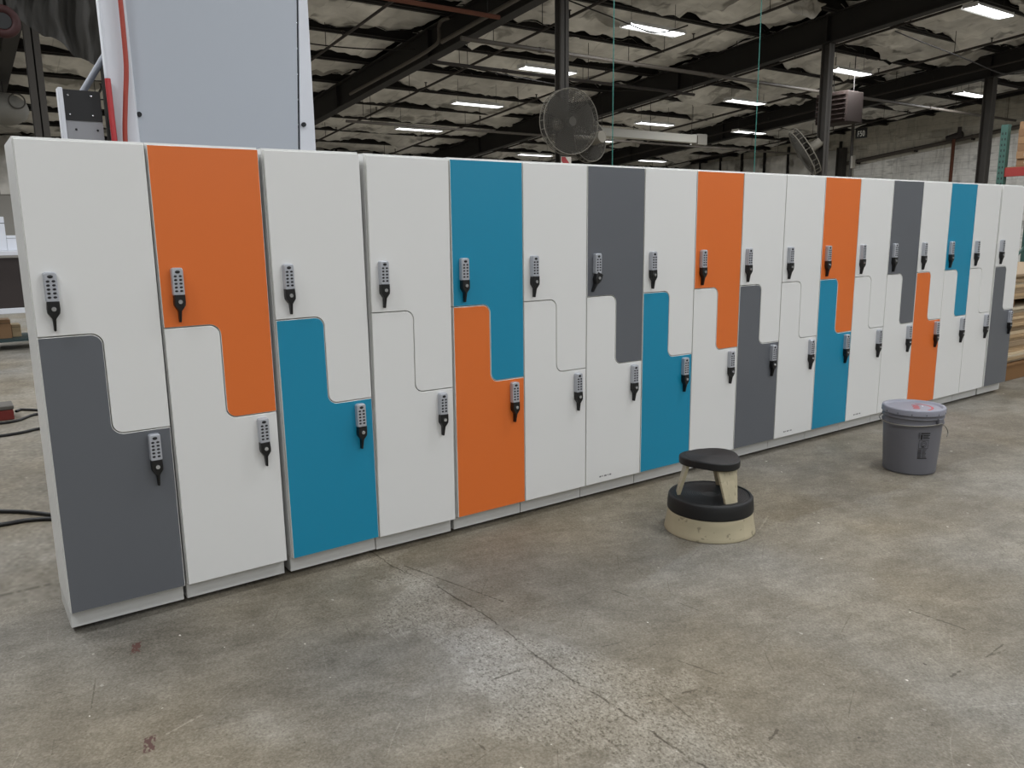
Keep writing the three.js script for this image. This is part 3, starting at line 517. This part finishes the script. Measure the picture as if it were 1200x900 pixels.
for (const [x0, x1, z, h, sag, label] of [[13.5, 19.5, -5.2, 5.0, 0.32, 'slack cable looping between the girders near the tilted fan column'], [7.3, 13.3, -10.6, 5.3, 0.22, 'slack cable looping under the insulation behind the round fan'], [1.1, 7.1, -10.2, 5.35, 0.2, 'slack cable looping behind the grey cabinet'], [7.3, 10.4, -6.8, 5.2, 0.3, 'slack cable drooping from the girder to the light by the teal air line']]) {
  const P = []; for (let i = 0; i <= 12; i++) { const u = i / 12; P.push(V(x0 + (x1 - x0) * u, under(z, h) - sag * 4 * u * (1 - u), z + 0.25 * Math.sin(u * 5))); } one('roof_cable', tube(P, 0.011, 60, 6), M.rod, label, 'cable');
}
// white duct and rusty heater
{ const t = thing('white_duct', 'long white square duct hung under a ceiling light', 'duct', [14.6, 3.6, -12.1]); part('duct', bx(-1.9, 1.6, -0.1, 0.1, -0.1, 0.1, 0.01), std(0x9d9a91, 0.6), t); part('end_box', bx(1.6, 1.95, -0.14, 0.13, -0.14, 0.14, 0.01), std(0x77736b, 0.7), t); for (const x of [-1.6, 0, 1.5]) part('hanger_rod', rod(V(x, 0.1, 0), V(x, 1.0, 0), 0.006, 5), M.rod, t); }
{ const t = thing('unit_heater', 'rust-brown boxy unit heater hung behind the steel column', 'heater', [16.2, 3.84, -7.9]); part('casing', bx(-0.3, 0.3, -0.32, 0.32, -0.42, 0.34, 0.02), std(0x20120b, 0.9), t); for (let i = 0; i < 6; i++) { const g = bx(-0.36, -0.3, -0.01, 0.01, -0.38, 0.3); g.translate(0, -0.25 + i * 0.1, 0); part('louver', g, std(0x22140e, 0.9), t); } for (const z of [-0.2, 0.28]) part('hanger_rod', rod(V(0, 0.32, z), V(0, 1.1, z), 0.01, 6), M.rod, t); }
// F50 aisle plate and its drop pole
{ const pz = at(1003, 100, 'x', 22); const t = thing('drop_conduit', 'thin dark vertical conduit dropping past the aisle plate', 'conduit', [22, 0, pz.z]); part('pole', rod(V(0, 1.2, 0), V(0, 4.9, 0), 0.045, 8), M.steelCol, t); part('switch_box', bx(-0.07, 0.07, 3.0, 3.35, 0.04, 0.1), std(0x9a968c, 0.6), t);
  const a = at(1003, 152, 'x', 21.9), b = at(1014, 160, 'x', 21.9); const s = thing('aisle_sign', 'black plate reading F50 on the vertical conduit', 'sign', [21.93, (a.y + b.y) / 2, (a.z + b.z) / 2]);
  const tx = canvasTex(128, 64, c => { c.fillStyle = '#0b0b0b'; c.fillRect(0, 0, 128, 64); c.fillStyle = '#d8d8d0'; c.font = 'bold 52px sans-serif'; c.textAlign = 'center'; c.textBaseline = 'middle'; c.fillText('F50', 64, 35); });
  const w = Math.abs(b.z - a.z) + 0.05; part('plate', bx(0, 0.02, -0.14, 0.14, -w / 2, w / 2), std(0x0b0b0b, 0.6), s); const pg = new THREE.PlaneGeometry(w, 0.27); pg.rotateY(-Math.PI / 2); pg.translate(-0.003, 0, 0); part('lettering', pg, new THREE.MeshStandardMaterial({ map: tx, roughness: 0.6 }), s); }
// teal air lines dropping from the roof
for (const [px, y0, lab] of [[718, 'teal air line hanging beside the round fan', 0], [886, 'teal air line hanging between the fan columns', 0]].map(a => [a[0], 0, a[1]])) { const p = at(px, 150, 'z', -2.1); one('air_line', rod(V(p.x, 0.6, p.z), V(p.x, 5.45, p.z), 0.0042, 6), M.cord, lab, 'hose'); }

// ------------------------------------------------------------ grey machine cabinet behind the lockers
{
  const z = -1.5, t = thing('machine_cabinet', 'tall pale grey sheet-metal machine cabinet standing behind the lockers', 'machine', [1.05, 0, z]);
  part('body', bx(-0.2, 0.46, 0, 3.1, -0.7, -0.03), M.machine, t);
  const f = new THREE.Shape(); f.moveTo(-0.40, 0.02); f.lineTo(0.34, 0.02); f.lineTo(0.385, 1.75); f.lineTo(0.455, 3.08); f.lineTo(-0.43, 3.08); f.closePath();
  const fg = new THREE.ExtrudeGeometry(f, { depth: 0.018, bevelEnabled: true, bevelSize: 0.003, bevelThickness: 0.003, bevelSegments: 2 }); fg.translate(0, 0, -0.02); part('front_panel', fg, M.machine, t);
  const c = new THREE.Shape(); c.moveTo(-0.5, 0); c.lineTo(-0.405, 0); c.lineTo(-0.435, 3.1); c.lineTo(-0.53, 3.1); c.closePath();
  const cg = new THREE.ExtrudeGeometry(c, { depth: 0.05, bevelEnabled: true, bevelSize: 0.012, bevelThickness: 0.015, bevelSegments: 4 }); cg.translate(0.006, 0, -0.05); part('corner_post', cg, M.machineWhite, t);
  const s = new THREE.Shape(); s.moveTo(0.355, 0.02); s.lineTo(0.49, 0.02); s.lineTo(0.49, 3.08); s.lineTo(0.47, 3.08); s.lineTo(0.402, 1.75); s.closePath();
  const sg = new THREE.ExtrudeGeometry(s, { depth: 0.018, bevelEnabled: false }); sg.translate(0, 0, -0.025); part('side_strip', sg, M.machineWhite, t);
  part('dark_seam', bx(0.33, 0.47, 0.02, 3.08, -0.03, -0.022), M.gap, t);
  for (const [px, py] of [[163, 134], [356, 146]]) { const p = at(px, py, 'z', z + 0.005); const b = new THREE.CylinderGeometry(0.012, 0.012, 0.012, 12); b.rotateX(Math.PI / 2); b.translate(p.x - 1.05, p.y, 0.005); part('bolt', b, M.gap, t); }
  for (let i = 0; i < 6; i++) { const y = 1.75 + i * 0.13; part('rivet', new THREE.SphereGeometry(0.006, 8, 6).translate(0.393 + (y - 1.75) * 0.052, y, -0.018), M.chrome, t); }
}
{ const P = [[139, -20], [145, 40], [148, 80], [147, 120], [147, 168]].map(([a, b]) => at(a, b, 'z', -1.455)); P.push(P[4].clone().add(V(0.01, -0.9, 0)), P[4].clone().add(V(0.02, -1.7, 0))); one('air_hose', tube(P, 0.011, 80), M.hose, 'red-brown air hose hanging down the front of the grey cabinet', 'hose'); }
{ const t = thing('control_box', 'black-topped grey control box with screws beside the grey cabinet', 'control box', [0.405, 0, -1.5]);
  part('pedestal', bx(-0.07, 0.085, 0, 1.86, -0.1, -0.005), std(0x8b8c90, 0.5), t);
  part('edge_trim', bx(-0.09, -0.07, 0, 1.972, -0.06, 0.005, 0.004), M.machineWhite, t);
  const b = part('cover_plate', bx(-0.07, 0.085, 1.83, 1.965, -0.1, 0.0), std(0x131315, 0.6), t);
  for (const x of [-0.05, 0.045]) for (const y of [1.855, 1.94]) part('screw', new THREE.SphereGeometry(0.006, 8, 6).translate(x, y, 0.001), M.chrome, b);
  for (const x of [-0.03, 0.06]) part('screw', new THREE.SphereGeometry(0.005, 8, 6).translate(x, 1.79, -0.004), M.gap, t); }
{ const a = at(126, 92, 'z', -1.46), b = at(137, 166, 'z', -1.46); one('red_guard_bar', rod(V(b.x + 0.01, 0, b.z), a, 0.013, 8), M.red, 'red painted guard bar between the control box and grey cabinet', 'bar'); }
{ const a = at(101, 101, 'z', -1.7), b = at(127, 58, 'z', -1.7), c = at(122, 101, 'z', -1.7); const t = thing('tube_rail', 'grey steel tube rail rising behind the control box', 'rail'); part('tube', rod(a.clone().lerp(b, -0.2), b.clone().lerp(a, 0.05), 0.016, 10), std(0x7c7f86, 0.5, 0.4), t); part('upright', rod(V(c.x, 0, c.z), V(c.x, c.y + 0.12, c.z), 0.01, 8), M.steelCol, t); }

// hanging plastic sheet, hose reel, pale duct end in the roof
{
  const pos = [], uv = [], idx = [], n = 40, m = 24, z = -5.2, A = at(2, 0, 'z', z), B = at(126, 0, 'z', z);
  for (let j = 0; j <= m; j++) for (let i = 0; i <= n; i++) { const u = i / n, v = j / m, x = A.x + (B.x - A.x) * u; const bottom = at(60, 20 + 58 * Math.min(1, u * 1.15) + 8 * (vn(u * 7, 1, 601) - 0.5), 'z', z).y, topy = 4.55; const y = topy + (bottom - topy) * v;
    pos.push(x + (fbm(u * 3, v * 6, 2, 602) - 0.5) * 0.08, y, z + (fbm(u * 9 + v * 3, v * 2.5, 3, 603) - 0.5) * 0.34); uv.push(u, v); }
  for (let j = 0; j < m; j++) for (let i = 0; i < n; i++) { const a = j * (n + 1) + i, b = a + 1, c = a + n + 1, d = c + 1; idx.push(a, c, b, b, c, d); }
  const g = new THREE.BufferGeometry(); g.setAttribute('position', new THREE.Float32BufferAttribute(pos, 3)); g.setAttribute('uv', new THREE.Float32BufferAttribute(uv, 2)); g.setIndex(idx); g.computeVertexNormals();
  one('plastic_sheet', g, new THREE.MeshPhysicalMaterial({ color: 0x33312d, roughness: 0.75, transmission: 0.1, thickness: 0, side: THREE.DoubleSide }), 'dusty grey plastic sheet hanging crumpled from the roof', 'plastic sheet');
}
{ const p = at(3, 25, 'z', -4.9); const t = thing('hose_reel', 'red hose reel hung from the roof beside the plastic sheet', 'hose reel', [p.x, p.y, p.z]); const g = new THREE.TorusGeometry(0.09, 0.035, 12, 40); part('drum', g, std(0x33100f, 0.7), t); const h = new THREE.CylinderGeometry(0.06, 0.06, 0.05, 20); h.rotateX(Math.PI / 2); part('hub', h, M.black, t); part('hanger', bx(-0.02, 0.02, 0.05, 2.3, -0.06, -0.04), M.steelCol, t); }
{ const p = at(6, 128, 'z', -14); const t = thing('duct_end', 'pale rounded duct end hung under the roof', 'duct', [p.x, p.y, p.z]); const g = new THREE.SphereGeometry(0.36, 28, 16); g.scale(1, 0.75, 1); part('dome', g, std(0x6a6862, 0.7), t); part('ring', new THREE.TorusGeometry(0.12, 0.012, 8, 30).translate(0.16, 0.1, 0.36), M.steelCol, t); part('hanger_rod', rod(V(0, 0.2, 0), V(0, 1.4, 0), 0.012, 6), M.rod, t); }

// ------------------------------------------------------------ bench area seen past the end locker
{
  const z = -8, x0 = -1.6, x1 = at(33, 330, 'z', z).x + 0.25; const yT = at(10, 294, 'z', z).y, yP = at(20, 302, 'z', z).y, yB = at(20, 361, 'z', z).y;
  const t = thing('work_table', 'white-topped work table with dark brown front panel on teal legs', 'table', [0, 0, z]);
  part('table_top', bx(x0, x1, yT - 0.05, yT, -0.8, 0.04, 0.004), M.machineWhite, t); part('front_panel', bx(x0, x1, yB, yP, -0.06, -0.03), M.benchDark, t); part('front_rail', bx(x0, x1, yB - 0.06, yB, -0.08, 0, 0.003), M.machineWhite, t);
  for (const [x, dz] of [[x1 - 0.1, -0.05], [x1 - 0.1, -0.75], [x0 + 0.1, -0.05], [x0 + 0.1, -0.75]]) part('leg', bx(x - 0.06, x + 0.06, 0, yT - 0.05, dz - 0.06, dz + 0.06), M.benchTeal, t);
  part('lower_shelf', bx(x0 + 0.15, x1 - 0.15, 0.1, 0.13, -0.78, -0.1), M.benchTeal, t);
  const bxs = (name, px0, px1, py0, dz, y, mat, lab, cat) => { const a = at(px0, py0, 'z', z + dz), b = at(px1, py0, 'z', z + dz); const o = thing(name, lab, cat, [(a.x + b.x) / 2, y, z + dz - 0.15]); const w = Math.abs(b.x - a.x) / 2, h = a.y - y; part('body', bx(-w, w, 0, h, -0.13, 0.15, 0.006), mat, o); part('lid_seam', bx(-w - 0.001, w + 0.001, h * 0.8, h * 0.82, -0.131, 0.151), M.gap, o); };
  bxs('white_cabinet_box', -30, 4, 254, -0.2, yT, M.machineWhite, 'taller white box standing on the white table top', 'box'); bxs('white_tray', 7, 21, 276, -0.2, yT, M.machineWhite, 'low white tray box on the white table top', 'tray');
  bxs('cardboard_carton', -14, 12, 376, -0.25, 0.13, M.cardboard, 'brown cardboard carton on the shelf under the white table', 'carton'); bxs('pale_carton', 13, 24, 381, -0.35, 0.13, std(0x9c8a6c, 0.85), 'small pale carton on the shelf under the white table', 'carton');
  const p = at(8, 488, 'y', 0); const r = thing('red_tool_box', 'small red box with grey lid on the concrete floor', 'box', [p.x - 0.1, 0, p.z + 0.05]); part('body', bx(-0.14, 0.14, 0, 0.075, -0.1, 0.1, 0.006), std(0x6d221b, 0.6), r); part('lid', bx(-0.145, 0.145, 0.075, 0.105, -0.105, 0.105, 0.008), std(0x56524c, 0.6), r);
  const cab = (pts, lab) => one('power_cable', tube(pts.map(([a, b]) => { const q = at(a, b, 'y', 0.009); return q; }), 0.0105, 60, 8), M.cableBlack, lab, 'cable', 'black cables on the floor');
  cab([[19, 482], [24, 480], [32, 480], [50, 481], [70, 482]], 'black cable coming out from behind the small red box'); cab([[-40, 497], [0, 496], [20, 493], [40, 486], [60, 484], [90, 485]], 'black cable curving round the front of the small red box'); cab([[-40, 514], [0, 511], [25, 507], [48, 502], [80, 500]], 'lone black cable on the floor in front of the small red box');
  cab([[-60, 596], [0, 599], [30, 600], [58, 603], [90, 606]], 'black cable on bare floor behind the end locker'); cab([[-60, 620], [0, 615], [30, 610], [58, 608], [90, 609]], 'black cable on bare floor behind the end locker');
}

// ------------------------------------------------------------ stacked boards and pallet rack past the far end of the row
{
  const bm = ['#b89f7c', '#a98e6a', '#c4b090', '#9b8464', '#b5a890', '#8f7a5e'].map(c => std(c, 0.8)); let y = 0.0; const x0 = 6.95, x1 = 9.6, z1 = -0.2, z0 = -1.5;
  for (const z of [z1 - 0.1, (z0 + z1) / 2, z0]) one('timber_bearer', bx(x0, x1, 0, 0.13, z, z + 0.1, 0.004), std(0x77552f, 0.85), 'brown timber bearer beneath the stacked boards', 'timber', 'bearers under the boards');
  one('pallet_board', bx(x0, x1, 0.13, 0.15, z0, z1 + 0.01), std(0x7d5a34, 0.85), 'brown base board directly on the timber bearers', 'board'); y = 0.15;
  const pile = (n, lo, hi, lab, grp) => { for (let i = 0; i < n; i++) { const h = rr(lo, hi), sx = rr(-0.02, 0.03), sz = rr(-0.03, 0.012); one('stacked_board', bx(x0 + sx, x1 + sx, y + 0.0005, y + h, z0, z1 + sz, 0.002), bm[Math.floor(rnd() * bm.length)], lab, 'board', grp); y += h; } };
  pile(19, 0.018, 0.032, 'flat board in the lower pile past the last locker', 'boards in the lower pile');
  for (const x of [7.05, 8.2, 9.3]) one('spacer_block', bx(x - 0.05, x + 0.05, y, y + 0.07, z0, z1 - 0.02, 0.003), std(0x6b4a2a, 0.85), 'timber spacer between the two board piles', 'timber', 'spacers between board piles'); y += 0.07;
  pile(9, 0.016, 0.03, 'flat board in the upper pile past the last locker', 'boards in the upper pile');
}
{
  const rx = 12, t = thing('pallet_rack', 'green pallet rack with punched uprights and red beams', 'rack', [rx, 0, -2.6]);
  const up = (z) => { part('upright', bx(-0.045, 0.045, 0, 2.66, z - 0.045, z + 0.045), M.rackGreen, t); const hs = []; for (let y = 0.2; y < 2.6; y += 0.075) for (const s of [-0.02, 0.02]) hs.push(bx(-0.047, -0.044, y, y + 0.03, z + s - 0.007, z + s + 0.007)); part('upright_holes', hs, M.gap, t); };
  up(0); up(2.2);
  for (const y of [2.02]) part('beam', bx(-0.03, 0.03, y - 0.06, y + 0.06, 0.03, 2.2, 0.004), M.rackRed, t), part('beam', bx(0.97, 1.03, y - 0.06, y + 0.06, 0.03, 2.2, 0.004), M.rackRed, t);
  for (const y of [0.5, 1.4]) part('rear_upright_tie', rod(V(0, y, 0), V(1, y + 0.5, 0), 0.02, 8), M.rackGreen, t); part('upright', bx(0.955, 1.045, 0, 2.66, -0.045, 0.045), M.rackGreen, t);
  part('shelf_deck', bx(-0.02, 1.02, 2.08, 2.09, 0.05, 2.2), M.cardboard2, t);
  let y = 2.09; for (let i = 0; i < 6; i++) { const h = 0.098; for (let k = 0; k < 2; k++) { const o = thing('flat_carton', 'flat brown carton with white label stacked on the green pallet rack', 'carton', [rx, y, -2.42 + k * 0.75], 'cartons on the pallet rack'); const jx = rr(-0.015, 0.015); part('box', bx(-0.03 + jx, 0.7, 0.001, h, 0, 0.72, 0.004), i % 2 ? M.cardboard : M.cardboard2, o); part('label', bx(-0.033 + jx, -0.029 + jx, 0.035, 0.07, 0.1, 0.2), M.paper, o); } y += h; }
}
renderer.render(scene, camera);
